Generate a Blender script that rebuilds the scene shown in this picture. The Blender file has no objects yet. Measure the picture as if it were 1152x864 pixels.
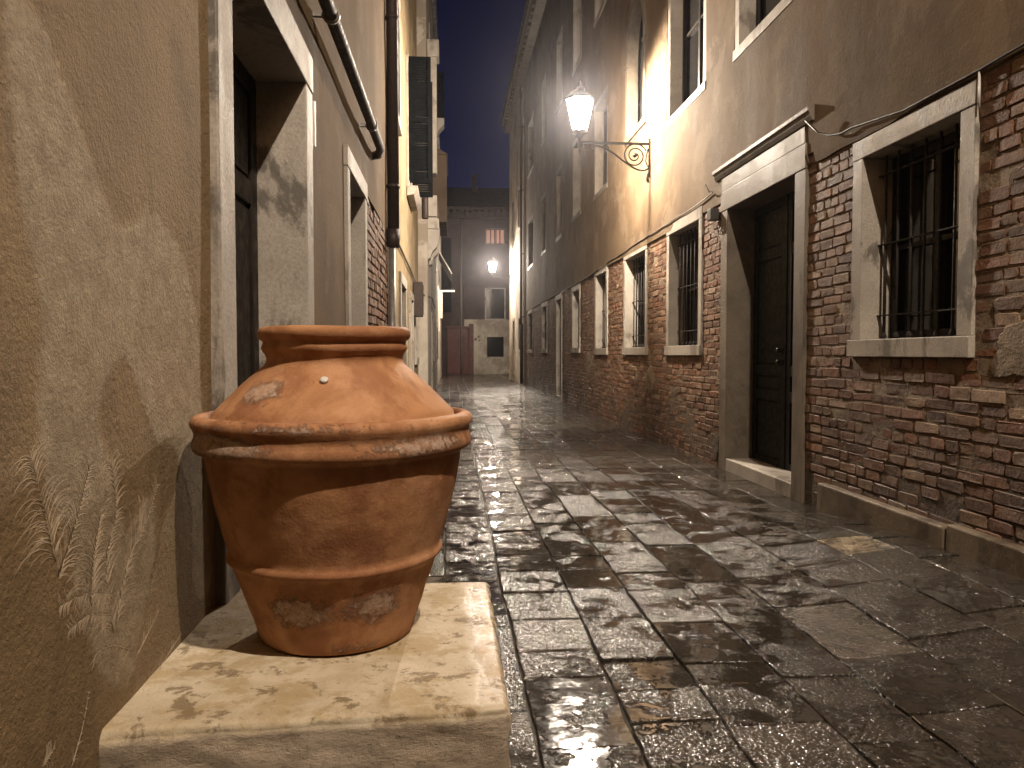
import bpy, bmesh, math, random
from mathutils import Vector, Matrix, noise
R = math.radians
rnd = random.Random(7)

# ------------------------------------------------------------------ camera, world, exposure
scene = bpy.context.scene
col = scene.collection
cam_d = bpy.data.cameras.new('camera'); cam = bpy.data.objects.new('camera', cam_d); col.objects.link(cam)
YAW, PITCH = R(4.557), R(2.251)
cam.location = (0, 0, 1.2)
cam.rotation_euler = (math.pi/2 - PITCH, 0, -YAW)
cam_d.sensor_width = 36; cam_d.lens = 36*865/1152
cam_d.clip_start = .02; cam_d.clip_end = 2000
scene.camera = cam
scene.view_settings.view_transform = 'Standard'
scene.view_settings.look = 'None'
scene.view_settings.gamma = 1
scene.view_settings.exposure = 0.0
scene.view_settings.use_curve_mapping = False
scene.cycles.use_denoising = True
scene.cycles.use_adaptive_sampling = True; scene.cycles.adaptive_threshold = .02
try: scene.cycles.denoiser = 'OPENIMAGEDENOISE'
except Exception: pass
scene.cycles.max_bounces = 8; scene.cycles.diffuse_bounces = 3; scene.cycles.glossy_bounces = 3
scene.cycles.sample_clamp_indirect = 4
scene.cycles.caustics_reflective = False; scene.cycles.caustics_refractive = False

w = bpy.data.worlds.new('World'); scene.world = w; w.use_nodes = True
nt = w.node_tree; bg = nt.nodes['Background']
sky = nt.nodes.new('ShaderNodeTexSky'); sky.sky_type = 'NISHITA'; sky.sun_disc = False
sky.sun_elevation = R(-4.0); sky.sun_rotation = R(10); sky.altitude = 10
tint = nt.nodes.new('ShaderNodeMix'); tint.data_type = 'RGBA'; tint.blend_type = 'MULTIPLY'; tint.inputs[0].default_value = 1
tint.inputs[7].default_value = (.36, .56, 2.4, 1)          # deep blue of a city dusk
nt.links.new(sky.outputs[0], tint.inputs[6]); nt.links.new(tint.outputs[2], bg.inputs[0]); bg.inputs[1].default_value = 0.1

LAMP_W, REAR_W, FAR_W = 3400, 4200, 3900
LAMP_COL = (1.0, .84, .67)

# ------------------------------------------------------------------ node material helpers
class NM:
    def __init__(s, name):
        s.m = bpy.data.materials.new(name); s.m.use_nodes = True
        s.t = s.m.node_tree; s.b = s.t.nodes['Principled BSDF']
        g = s.t.nodes.new('ShaderNodeNewGeometry'); s.pos = g.outputs['Position']; s.isl = g.outputs['Random Per Island']
    def n(s, ty, **kw):
        k = s.t.nodes.new(ty)
        for a, v in kw.items(): setattr(k, a, v)
        return k
    def l(s, a, b): s.t.links.new(a, b)
    def put(s, sock, v):
        if isinstance(v, (int, float)): sock.default_value = v
        elif isinstance(v, tuple): sock.default_value = v if len(v) == 4 or sock.type == 'VECTOR' else (*v, 1)
        else: s.l(v, sock)
    def scaled(s, sc):
        m = s.n('ShaderNodeVectorMath', operation='MULTIPLY'); s.l(s.pos, m.inputs[0]); m.inputs[1].default_value = sc
        return m.outputs[0]
    def noise(s, scale, detail=5, rough=.6, sc=None, dist=0.0):
        k = s.n('ShaderNodeTexNoise'); k.inputs['Scale'].default_value = scale; k.inputs['Detail'].default_value = detail
        k.inputs['Roughness'].default_value = rough; k.inputs['Distortion'].default_value = dist
        s.l(s.scaled(sc) if sc else s.pos, k.inputs['Vector']); return k.outputs[0]
    def voro(s, scale, sc=None, feature='F1'):
        k = s.n('ShaderNodeTexVoronoi', feature=feature); k.inputs['Scale'].default_value = scale
        s.l(s.scaled(sc) if sc else s.pos, k.inputs['Vector']); return k.outputs[0]
    def ramp(s, x, a, b, lo=0., hi=1., smooth=True):
        k = s.n('ShaderNodeMapRange'); k.interpolation_type = 'SMOOTHSTEP' if smooth else 'LINEAR'
        s.put(k.inputs[0], x); k.inputs[1].default_value = a; k.inputs[2].default_value = b
        k.inputs[3].default_value = lo; k.inputs[4].default_value = hi; return k.outputs[0]
    def mix(s, f, a, b, mode='MIX'):
        k = s.n('ShaderNodeMix', data_type='RGBA', blend_type=mode)
        s.put(k.inputs[0], f); s.put(k.inputs[6], a); s.put(k.inputs[7], b); return k.outputs[2]
    def math(s, op, a, b=0.):
        k = s.n('ShaderNodeMath', operation=op); s.put(k.inputs[0], a); s.put(k.inputs[1], b); return k.outputs[0]
    def z(s):
        k = s.n('ShaderNodeSeparateXYZ'); s.l(s.pos, k.inputs[0]); return k.outputs
    def attr(s, name):
        k = s.n('ShaderNodeAttribute'); k.attribute_name = name; return k
    def bump(s, h, strength=1., dist=.01, prev=None):
        k = s.n('ShaderNodeBump'); s.put(k.inputs['Strength'], strength); k.inputs['Distance'].default_value = dist
        s.put(k.inputs['Height'], h)
        if prev is not None: s.l(prev, k.inputs['Normal'])
        return k.outputs[0]
    def out(s, color=None, rough=None, normal=None, metal=0, spec=None):
        if color is not None: s.put(s.b.inputs['Base Color'], color)
        if rough is not None: s.put(s.b.inputs['Roughness'], rough)
        if normal is not None: s.l(normal, s.b.inputs['Normal'])
        s.b.inputs['Metallic'].default_value = metal
        if spec is not None: s.put(s.b.inputs['Specular IOR Level'], spec)
        return s.m

def plaster(name, base, dark, light, streak=.5, rough=.92, bump=.004, patch=(.52, .60)):
    m = NM(name)
    big = m.noise(.9, 5, .6); st = m.noise(1.0, 6, .6, sc=(2.2, 2.2, .28), dist=.6)
    c = m.mix(m.ramp(big, .38, .62), base, dark)
    c = m.mix(m.ramp(st, .45, .68, 0, streak), c, dark)
    c = m.mix(m.ramp(m.noise(1.7, 8, .7, dist=.4), patch[0], patch[1], 0, .55), c, light)
    c = m.mix(m.ramp(m.noise(60, 4, .6), .3, .7, 0, .25), c, dark)
    h = m.math('ADD', m.noise(45, 6, .65), m.math('MULTIPLY', m.noise(6, 4, .6), 1.6))
    return m.out(c, m.ramp(st, .4, .7, rough, rough-.08), m.bump(h, .8, bump), spec=.15)

def stone(name, base, dark, wet=0.0, bump=.003, stain=(.52, .66)):
    m = NM(name)
    c = m.mix(m.ramp(m.noise(3, 6, .6), .35, .65), base, tuple(v*.78 for v in base))
    s1 = m.noise(2.6, 8, .68, sc=(1, 1, .55), dist=.5)
    c = m.mix(m.ramp(s1, stain[0], stain[1], 0, .85), c, dark)
    c = m.mix(m.ramp(m.voro(38), .02, .12, .5, 0), c, dark)
    c = m.mix(m.ramp(m.noise(90, 3), .35, .7, 0, .3), c, dark)
    h = m.math('ADD', m.noise(70, 5, .6), m.math('MULTIPLY', m.noise(14, 5, .6), 1.2))
    return m.out(c, m.ramp(s1, .4, .6, .68-wet, .55-wet), m.bump(h, .7, bump), spec=.4)

def simple(name, c, rough=.5, metal=0, nb=0.0, ns=30, var=.3, spec=None):
    m = NM(name)
    cc = m.mix(m.ramp(m.noise(ns*.4, 5), .35, .65), c, tuple(v*(1-var) for v in c))
    nrm = m.bump(m.noise(ns, 5), .6, nb) if nb else None
    return m.out(cc, m.ramp(m.noise(ns*.7, 4), .3, .7, rough*.8, min(1, rough*1.2)), nrm, metal, spec)

M = {}
# --- right plaster: warm brown-grey with dark run-off streaks
M['plaster_r'] = plaster('worn_brown_plaster', (.150, .105, .062), (.095, .064, .038), (.20, .15, .10), .5)
M['plaster_far'] = plaster('grey_brown_plaster', (.20, .15, .125), (.12, .09, .08), (.27, .21, .17), .6)
M['plaster_y'] = plaster('yellow_plaster', (.28, .215, .125), (.18, .135, .082), (.34, .28, .19), .5)
M['plaster_w'] = plaster('pale_plaster', (.46, .42, .36), (.25, .21, .17), (.55, .51, .44), .6)
M['plaster_e'] = plaster('mauve_grey_plaster', (.075, .055, .053), (.05, .036, .035), (.09, .07, .065), .4)
M['stone'] = stone('istrian_stone', (.40, .36, .31), (.12, .10, .08))
M['stone_dark'] = stone('weathered_stone', (.175, .142, .105), (.06, .047, .034), stain=(.46, .64))
M['stone_sooty'] = stone('sooty_istrian_stone', (.42, .375, .32), (.09, .078, .065), stain=(.50, .58))
M['iron'] = simple('wrought_iron', (.035, .032, .03), .45, .6, .002, 60)
M['iron_rust'] = simple('rusty_iron', (.020, .015, .012), .85, 0, .003, 60)
M['door'] = simple('dark_green_door_paint', (.009, .010, .009), .6, 0, .0015, 25, .4, .2)
M['door_brown'] = simple('dark_brown_door_paint', (.016, .011, .008), .55, 0, .0015, 25, .4, .25)
M['shutter'] = simple('dark_shutter_paint', (.004, .005, .006), .85, 0, .001, 25, .4, .05)
M['curtain'] = simple('dark_curtain', (.05, .038, .032), .9, 0, 0, 10)
M['pipe'] = simple('brown_metal_pipe', (.03, .017, .012), .65, 0, .001, 30)
M['pipe_grey'] = simple('grey_metal_pipe', (.22, .20, .18), .45, .2, .002, 30)
M['white'] = simple('off_white_paint', (.62, .60, .56), .5, 0, .001, 30)
M['cable'] = simple('black_cable', (.03, .025, .02), .5)
M['roof'] = simple('dark_roof_tiles', (.03, .02, .018), .8, 0, .02, 8)
M['red_door'] = simple('faded_red_paint', (.10, .022, .017), .6, 0, .004, 14, .5)
M['awning'] = simple('grey_green_canvas', (.06, .075, .072), .7)
M['knob'] = simple('tarnished_brass', (.30, .24, .16), .3, .9, .001, 60)
M['dark'] = simple('unlit_interior', (.012, .010, .009), .9)
M['bay'] = plaster('brown_bay_plaster', (.17, .12, .085), (.11, .08, .06), (.2, .15, .11), .4)

def mk_glass():
    m = NM('dark_window_glass')
    return m.out((.008, .008, .009), .08, m.bump(m.noise(3, 2), .25, .01), spec=.5)
M['glass'] = mk_glass()

def mk_brick():
    m = NM('old_red_brick')
    a = m.attr('tint').outputs['Color']
    c = m.mix(m.ramp(m.noise(9, 6, .7), .35, .7, 0, .55), a, (.115, .055, .032))
    lime = m.noise(1.25, 7, .72, dist=.6)
    f = m.ramp(lime, .54, .68, 0, .7)
    c = m.mix(m.math('MULTIPLY', f, m.ramp(m.noise(28, 5, .7), .36, .58)), c, (.19, .145, .11))
    c = m.mix(m.ramp(m.noise(16, 6, .75), .5, .66, 0, .3), c, (.17, .12, .085))
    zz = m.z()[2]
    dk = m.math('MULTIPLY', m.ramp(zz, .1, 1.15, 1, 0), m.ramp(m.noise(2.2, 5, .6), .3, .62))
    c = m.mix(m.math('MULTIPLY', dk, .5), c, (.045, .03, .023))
    h = m.math('ADD', m.noise(55, 6, .7), m.math('MULTIPLY', m.noise(18, 4, .6), 1.8))
    return m.out(c, m.ramp(dk, 0, .9, .72, .42), m.bump(h, 1, .007), spec=.4)
M['brick'] = mk_brick()
def mk_mortar():
    m = NM('crumbling_lime_mortar')
    c = m.mix(m.ramp(m.noise(4, 6, .7), .38, .62), (.27, .21, .145), (.15, .105, .068))
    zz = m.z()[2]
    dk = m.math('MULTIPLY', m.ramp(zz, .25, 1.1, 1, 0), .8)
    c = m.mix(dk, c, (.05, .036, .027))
    h = m.math('ADD', m.noise(60, 6, .7), m.math('MULTIPLY', m.noise(15, 4, .6), 2))
    return m.out(c, .8, m.bump(h, 1, .012), spec=.3)
M['mortar'] = mk_mortar()

def mk_left():
    m = NM('scraped_ochre_stucco')
    a = m.attr('scrape').outputs['Fac']
    edge = m.math('ADD', a, m.math('MULTIPLY', m.math('SUBTRACT', m.noise(7, 8, .72, dist=.5), .5), .75))
    f = m.ramp(edge, .34, .66)
    c = m.mix(m.ramp(m.noise(1.4, 5, .6), .35, .65), (.25, .172, .085), (.19, .130, .066))
    st = m.noise(1.6, 5, .6, sc=(1, 3.0, 1.1), dist=1.2)
    c = m.mix(m.ramp(st, .5, .64, 0, .45), c, (.145, .092, .048))
    pale = m.mix(m.ramp(m.noise(22, 6, .7), .35, .65), (.42, .34, .23), (.31, .24, .155))
    c = m.mix(m.math('MULTIPLY', f, .9), c, pale)
    c = m.mix(m.ramp(m.noise(150, 3, .6), .55, .75, 0, .35), c, (.12, .08, .045))
    h = m.math('ADD', m.noise(85, 6, .7), m.math('MULTIPLY', m.noise(13, 4, .6), 1.3))
    h2 = m.math('MULTIPLY', m.math('MULTIPLY', f, m.noise(40, 8, .8, dist=1)), 1.0)
    nb = m.bump(m.math('ADD', h, h2), 1, .0085)
    return m.out(c, .78, nb, spec=.35)
M['plaster_l'] = mk_left()
M['lime'] = simple('pale_lime_bloom', (.42, .335, .235), .9, 0, .001, 60)

def mk_paving():
    m = NM('wet_trachyte_slabs')
    a = m.attr('tint').outputs['Color']
    c = m.mix(m.ramp(m.noise(5, 6, .7), .35, .65), a, (.03, .024, .018))
    c = m.mix(m.ramp(m.noise(60, 4), .4, .7, 0, .35), c, (.09, .075, .058))
    pud = m.noise(5.2, 8, .70, dist=.4)
    isl = m.math('MULTIPLY', m.math('SUBTRACT', m.isl, .5), .18)
    p = m.ramp(m.math('ADD', pud, isl), .505, .535)          # 1 = standing film of water
    grain = m.noise(105, 1.5, .5)
    coarse = m.noise(58, 2, .5)
    rip = m.noise(7, 3, .5)
    dry = m.math('SUBTRACT', 1, p)
    h = m.math('ADD', m.math('MULTIPLY', m.math('ADD', m.math('MULTIPLY', grain, .7), m.math('MULTIPLY', coarse, 1.6)), dry), m.math('MULTIPLY', rip, .5))
    nb = m.bump(h, 1.0, .0060)
    r = m.ramp(p, 0, 1, .15, .06)
    r = m.math('ADD', r, m.ramp(m.noise(14, 4), .4, .8, 0, .08))
    c = m.mix(m.math('MULTIPLY', p, .45), c, (.02, .016, .012))
    return m.out(c, r, nb, spec=.75)
M['paving'] = mk_paving()
def mk_grout():
    m = NM('wet_joint_filling')
    h = m.noise(70, 5, .7)
    return m.out(m.mix(m.noise(12), (.035, .028, .02), (.07, .056, .04)), .3, m.bump(h, 1, .012), spec=.5)
M['grout'] = mk_grout()

def mk_pot():
    m = NM('weathered_terracotta')
    c = m.mix(m.ramp(m.noise(4.5, 6, .6, dist=.8), .38, .62), (.39, .195, .09), (.26, .115, .052))
    c = m.mix(m.ramp(m.noise(7, 6, .65), .48, .66, 0, .75), c, (.46, .25, .135))
    c = m.mix(m.ramp(m.noise(3.1, 7, .7, dist=.5), .49, .62, 0, .75), c, (.21, .082, .04))
    a = m.attr('bloom').outputs['Fac']
    e = m.math('ADD', a, m.math('MULTIPLY', m.math('SUBTRACT', m.noise(34, 9, .85, dist=.4), .5), 2.2))
    f = m.ramp(e, .38, .62)
    c = m.mix(m.math('MULTIPLY', f, m.ramp(m.noise(70, 6, .8), .36, .62, .12, .85)), c, (.50, .39, .31))
    c = m.mix(m.ramp(m.voro(34), .05, .11, .35, 0), c, (.20, .06, .025))
    h = m.math('ADD', m.math('MULTIPLY', m.noise(160, 5, .65), .35), m.math('MULTIPLY', m.noise(9, 4, .5), 2.0))
    h = m.math('ADD', h, m.math('MULTIPLY', f, m.math('MULTIPLY', m.noise(90, 6, .8), 1.6)))
    return m.out(c, m.ramp(m.noise(5, 4), .35, .65, .85, .62), m.bump(h, .9, .0035), spec=.25)
M['pot'] = mk_pot()

def mk_block():
    m = NM('wet_cream_block_stone')
    zx = m.z()
    c = m.mix(m.ramp(m.noise(5, 6, .65, dist=.6), .38, .62), (.53, .455, .34), (.42, .345, .235))
    st = m.noise(8, 7, .7, dist=.5)
    c = m.mix(m.ramp(st, .46, .58, 0, .65), c, (.33, .235, .11))
    c = m.mix(m.ramp(m.noise(13, 7, .7, dist=.3), .535, .60, 0, .8), c, (.16, .11, .055))
    c = m.mix(m.ramp(m.noise(45, 6, .75), .60, .68, 0, .7), c, (.10, .075, .05))
    lowf = m.ramp(zx[2], .486, .47)
    c = m.mix(m.math('MULTIPLY', lowf, .7), c, (.58, .47, .36))
    c = m.mix(m.math('MULTIPLY', lowf, m.ramp(m.noise(34, 8, .8, sc=(1, 1, 1.9)), .56, .66)), c, (.20, .155, .11))
    wet = m.math('MULTIPLY', m.ramp(m.math('ADD', zx[0], m.math('MULTIPLY', m.noise(9, 5, .7), .16)), .08, .17), m.math('SUBTRACT', 1, lowf))
    h = m.math('ADD', m.noise(60, 6, .7), m.math('MULTIPLY', m.noise(17, 5, .6), 1.5))
    h = m.math('ADD', h, m.math('MULTIPLY', m.math('MULTIPLY', lowf, m.noise(36, 8, .8, sc=(1, 1, 1.8))), 4.0))
    return m.out(c, m.ramp(wet, 0, 1, .75, .13), m.bump(h, .9, .0035), spec=.4)
M['block'] = mk_block()

def mk_emit(name, c, s, transp=0.0):
    m = NM(name); t = m.t
    e = m.n('ShaderNodeEmission'); e.inputs[0].default_value = (*c, 1); e.inputs[1].default_value = s
    o = t.nodes['Material Output']
    if transp:
        tr = m.n('ShaderNodeBsdfTransparent'); mx = m.n('ShaderNodeMixShader'); mx.inputs[0].default_value = 1-transp
        m.l(tr.outputs[0], mx.inputs[1]); m.l(e.outputs[0], mx.inputs[2]); m.l(mx.outputs[0], o.inputs[0])
    else: m.l(e.outputs[0], o.inputs[0])
    return m.m
M['lamp_glass'] = mk_emit('frosted_lit_glass', (1, .92, .80), 140, .55)
M['lamp_glass'].cycles.emission_sampling = 'NONE'
M['lit_curtain'] = mk_emit('lit_pink_curtain', (1, .50, .36), .40)

# ------------------------------------------------------------------ mesh helpers
XR, XL, YE = 2.82, -.65, 45.0
MR = lambda u, n, z: (XR-n, u, z)
ML = lambda u, n, z: (XL+n, u, z)
MEe = lambda u, n, z: (u, YE-n, z)
def MXL(x0): return lambda u, n, z: (x0+n, u, z)
def MXR(x0): return lambda u, n, z: (x0-n, u, z)
def MYF(y0): return lambda u, n, z: (u, y0-n, z)      # faces the camera

class MB:
    def __init__(s): s.v = []; s.f = []; s.c = []; s.tint = None; s.smooth = []
    def add(s, vs, fs, tint=(1, 1, 1), smooth=False):
        o = len(s.v); s.v += [tuple(v) for v in vs]; s.f += [tuple(i+o for i in f) for f in fs]
        s.c += [tint]*len(vs); s.smooth += [smooth]*len(fs)
    def box(s, Mf, u0, u1, n0, n1, z0, z1, j=0., tint=(1, 1, 1)):
        vs = [Mf(u, n, z) for u in (u0, u1) for n in (n0, n1) for z in (z0, z1)]
        if j: vs = [(a+rnd.uniform(-j, j), b+rnd.uniform(-j, j), c+rnd.uniform(-j, j)) for a, b, c in vs]
        s.add(vs, [(0, 1, 3, 2), (4, 6, 7, 5), (0, 4, 5, 1), (2, 3, 7, 6), (0, 2, 6, 4), (1, 5, 7, 3)], tint)
    def prism(s, Mf, pts, u0, u1):                    # pts = (n, z) profile swept along u
        k = len(pts)
        vs = [Mf(u0, n, z) for n, z in pts] + [Mf(u1, n, z) for n, z in pts]
        s.add(vs, [tuple(range(k)), tuple(range(2*k-1, k-1, -1))] + [(i, (i+1) % k, k+(i+1) % k, k+i) for i in range(k)])
    def slab(s, Mf, pts, n0, n1):                     # pts = (u, z) outline with thickness n0..n1
        k = len(pts)
        vs = [Mf(u, n0, z) for u, z in pts] + [Mf(u, n1, z) for u, z in pts]
        s.add(vs, [tuple(range(k)), tuple(range(2*k-1, k-1, -1))] + [(i, (i+1) % k, k+(i+1) % k, k+i) for i in range(k)])
    def tube(s, pts, r, k=10, cap=True, rs=None):
        pts = [Vector(p) for p in pts]; rings = []
        up = None
        for i, p in enumerate(pts):
            d = (pts[min(i+1, len(pts)-1)]-pts[max(i-1, 0)]).normalized()
            if up is None:
                up = Vector((0, 0, 1)) if abs(d.z) < .9 else Vector((1, 0, 0))
            a = d.cross(up).normalized(); b = a.cross(d).normalized(); up = b
            rr = rs[i] if rs else r
            rings.append([p+a*math.cos(t*2*math.pi/k)*rr+b*math.sin(t*2*math.pi/k)*rr for t in range(k)])
        vs = [v for q in rings for v in q]
        fs = [(i*k+t, i*k+(t+1) % k, (i+1)*k+(t+1) % k, (i+1)*k+t) for i in range(len(pts)-1) for t in range(k)]
        if cap: fs += [tuple(range(k)), tuple(range((len(pts)-1)*k, len(pts)*k))]
        s.add(vs, fs, smooth=True)
    def lathe(s, prof, c=(0, 0, 0), k=32, smooth=True):
        vs = []; n = len(prof)
        for r_, z_ in prof:
            for t in range(k):
                a = 2*math.pi*t/k; vs.append((c[0]+r_*math.cos(a), c[1]+r_*math.sin(a), c[2]+z_))
        fs = [(i*k+t, i*k+(t+1) % k, (i+1)*k+(t+1) % k, (i+1)*k+t) for i in range(n-1) for t in range(k)]
        fs += [tuple(range(k)), tuple(range((n-1)*k, n*k))]
        s.add(vs, fs, smooth=smooth)
    def build(s, name, mat, parent=None, bevel=0., attr=None, recalc=True):
        off = Vector((0, 0, 0))
        if parent is not None:
            q = parent
            while q is not None: off += q.location; q = q.parent
        me = bpy.data.meshes.new(name)
        me.from_pydata([tuple(Vector(v)-off) for v in s.v], [], s.f)
        if recalc:
            bm = bmesh.new(); bm.from_mesh(me); bmesh.ops.recalc_face_normals(bm, faces=bm.faces); bm.to_mesh(me); bm.free()
        me.polygons.foreach_set('use_smooth', s.smooth)
        if attr:
            ca = me.color_attributes.new(attr, 'FLOAT_COLOR', 'POINT')
            flat = []
            for c in s.c: flat += [c[0], c[1], c[2], 1]
            ca.data.foreach_set('color', flat)
        me.materials.append(mat)
        o = bpy.data.objects.new(name, me); col.objects.link(o)
        if parent is not None: o.parent = parent
        if bevel:
            b = o.modifiers.new('bevel', 'BEVEL'); b.width = bevel; b.segments = 2; b.limit_method = 'ANGLE'; b.angle_limit = R(50)
        return o
def tag(o, label=None, cat=None, group=None, kind=None):
    if label: o['label'] = label
    if cat: o['category'] = cat
    if group: o['group'] = group
    if kind: o['kind'] = kind
    return o
def thing(name, loc, label, cat, group=None):
    o = bpy.data.objects.new(name, None); o.location = loc; o.empty_display_size = .2; col.objects.link(o)
    return tag(o, label, cat, group)
def copy_tree(o, parent=None, loc=None, rotz=None):
    c = o.copy(); col.objects.link(c)
    if parent is not None: c.parent = parent
    if loc is not None: c.location = loc
    if rotz is not None: c.rotation_euler.z = rotz
    for ch in [x for x in list(bpy.data.objects) if x.parent == o]: copy_tree(ch, c)
    return c
def sm(x): x = max(0., min(1., x)); return x*x*(3-2*x)
def n1(x, s=0.): return noise.noise(Vector((x, s, 3.7)))

def facade(mb, Mf, u0, u1, z0, z1, holes, n=0., thk=.25, step=.6, bottom=None, wob=.0, attrf=None):
    """wall sheet with rectangular holes (u0,u1,z0,z1), reveals going back by thk"""
    us = {u0, u1}; zs = {z0, z1}
    for h in holes:
        if h[1] > u0 and h[0] < u1 and h[3] > z0 and h[2] < z1:
            us |= {max(u0, h[0]), min(u1, h[1])}; zs |= {max(z0, h[2]), min(z1, h[3])}
    def fill(S):
        S = sorted(S); o = [S[0]]
        for a, b in zip(S, S[1:]):
            if b-a < 1e-5: continue
            k = max(1, math.ceil((b-a)/step)); o += [a+(b-a)*i/k for i in range(1, k+1)]
        return o
    us, zs = fill(us), fill(zs)
    def zz(u, j):
        z = zs[j]
        if bottom and j == 0: return bottom(u)
        return z
    idx = {}
    vs = []; tn = []; fs = []
    def vid(i, j, back=False):
        k = (i, j, back)
        if k not in idx:
            u, z = us[i], zz(us[i], j)
            nn = n + (wob*noise.noise(Vector((u*.9, z*.9, 1.3))) if wob else 0)
            idx[k] = len(vs); vs.append(Mf(u, nn-thk if back else nn, z))
            tn.append((attrf(u, z),)*3 if attrf else (1, 1, 1))
        return idx[k]
    def solid(i, j):
        if i < 0 or j < 0 or i >= len(us)-1 or j >= len(zs)-1: return False
        cu, cz = (us[i]+us[i+1])/2, (zs[j]+zs[j+1])/2
        return not any(h[0] < cu < h[1] and h[2] < cz < h[3] for h in holes)
    for i in range(len(us)-1):
        for j in range(len(zs)-1):
            if not solid(i, j): continue
            fs.append((vid(i, j), vid(i+1, j), vid(i+1, j+1), vid(i, j+1)))
            for (a, b, ii, jj) in (((i, j), (i+1, j), i, j-1), ((i, j+1), (i+1, j+1), i, j+1), ((i, j), (i, j+1), i-1, j), ((i+1, j), (i+1, j+1), i+1, j)):
                if not solid(ii, jj): fs.append((vid(*a), vid(*b), vid(b[0], b[1], True), vid(a[0], a[1], True)))
    o = len(mb.v); mb.v += vs; mb.f += [tuple(q+o for q in f) for f in fs]; mb.c += tn; mb.smooth += [False]*len(fs)

BR = [(.20, .092, .046), (.16, .072, .037), (.23, .122, .066), (.125, .060, .034), (.20, .115, .064), (.10, .052, .034), (.26, .175, .11), (.165, .092, .056), (.18, .076, .038), (.21, .135, .082)]
def bricks(mb, Mf, u0, u1, z0, z1, holes, top=None, lod=lambda u: 8, course=.074, n_face=0.):
    ci = 0; z = z0
    while z < z1:
        ch = course*rnd.uniform(.88, 1.1); u = u0-rnd.uniform(0, .2); ci += 1
        header = rnd.random() < .3
        while u < u1:
            L = rnd.uniform(.09, .14) if (header or rnd.random() < .2) else rnd.uniform(.17, .27)
            a, b = max(u, u0), min(u+L, u1); u += L+rnd.uniform(.008, .016)
            wv = .016*n1(a*.8, ci*.13)+.006*n1(a*3.1, ci*.3)
            za, zb = z+wv, z+wv+ch-rnd.uniform(.010, .017)
            if top and zb > top((a+b)/2): continue
            for h in holes:
                if zb > h[2]+.012 and za < h[3]-.012:
                    if a < h[0] < b and b < h[1]: b = h[0]-.004
                    elif a < h[1] < b and a > h[0]: a = h[1]+.004
                    elif a >= h[0] and b <= h[1]: a = b
                    elif a < h[0] and b > h[1]: b = h[0]-.004
            if b-a < .03: continue
            um, zm = (a+b)/2, (za+zb)/2
            er = noise.noise(Vector((um*1.1, zm*1.3, 5.)))          # erosion
            er2 = sm((.9-zm)/.9)
            if er > .42 and rnd.random() < .10+.3*er2: continue      # lost brick
            d = n_face+rnd.uniform(-.003, .006)-max(0, er)*.016*(.4+er2)
            if rnd.random() < .04: d -= rnd.uniform(.01, .03)
            t = BR[rnd.randrange(len(BR))]; k = rnd.uniform(.62, 1.2); t = (t[0]*k, t[1]*k, t[2]*k)
            K = lod(um)
            if K == 8:
                cu, cz = .005+rnd.uniform(0, .012)*rnd.random()*1.5, .004+rnd.uniform(0, .012)
                P = [(a+cu, za), (b-cu, za), (b, za+cz), (b, zb-cz), (b-cu, zb), (a+cu, zb), (a, zb-cz), (a, za+cz)]
            else: P = [(a, za), (b, za), (b, zb), (a, zb)]
            P = [(p+rnd.uniform(-.005, .005), q+rnd.uniform(-.004, .004)) for p, q in P]
            ti = rnd.uniform(-.004, .004); tj = rnd.uniform(-.004, .004)
            rings = []
            for dn, ins in ((-.04, 0), (d-.005-n_face, 0), (d-n_face, .11)):
                ring = []
                for p, q in P:
                    pp = p+(um-p)*ins*(.07/(b-a)) if ins else p
                    qq = q+(zm-q)*ins
                    nn = n_face+dn + ((p-um)/(b-a)*ti+(q-zm)/.06*tj if dn > -.03 else 0) + (rnd.uniform(-.002, .002) if ins else 0)
                    ring.append(Mf(pp, nn, qq))
                rings += ring
            k = len(P)
            fs = [(i*k+t_, i*k+(t_+1) % k, (i+1)*k+(t_+1) % k, (i+1)*k+t_) for i in range(2) for t_ in range(k)] + [tuple(range(2*k, 3*k))]
            mb.add(rings, fs, t)
        z += ch

def frame_mb(Mf, u0, u1, z0, z1, fw=.11, depth=.22, proud=.02, sill=.12, sill_proud=.035, top=.13, j=.002, arch=None):
    """stone surround: two jambs, a lintel and a sill"""
    mb = MB()
    mb.box(Mf, u0, u0+fw, -depth, proud, z0+sill, z1-top, j)
    mb.box(Mf, u1-fw, u1, -depth, proud, z0+sill, z1-top, j)
    mb.box(Mf, u0-.003, u1+.003, -depth, proud+.003, z1-top+.002, z1, j)
    if sill: mb.box(Mf, u0-.004, u1+.02, -depth, sill_proud, z0, z0+sill-.002, j)
    return mb

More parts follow.
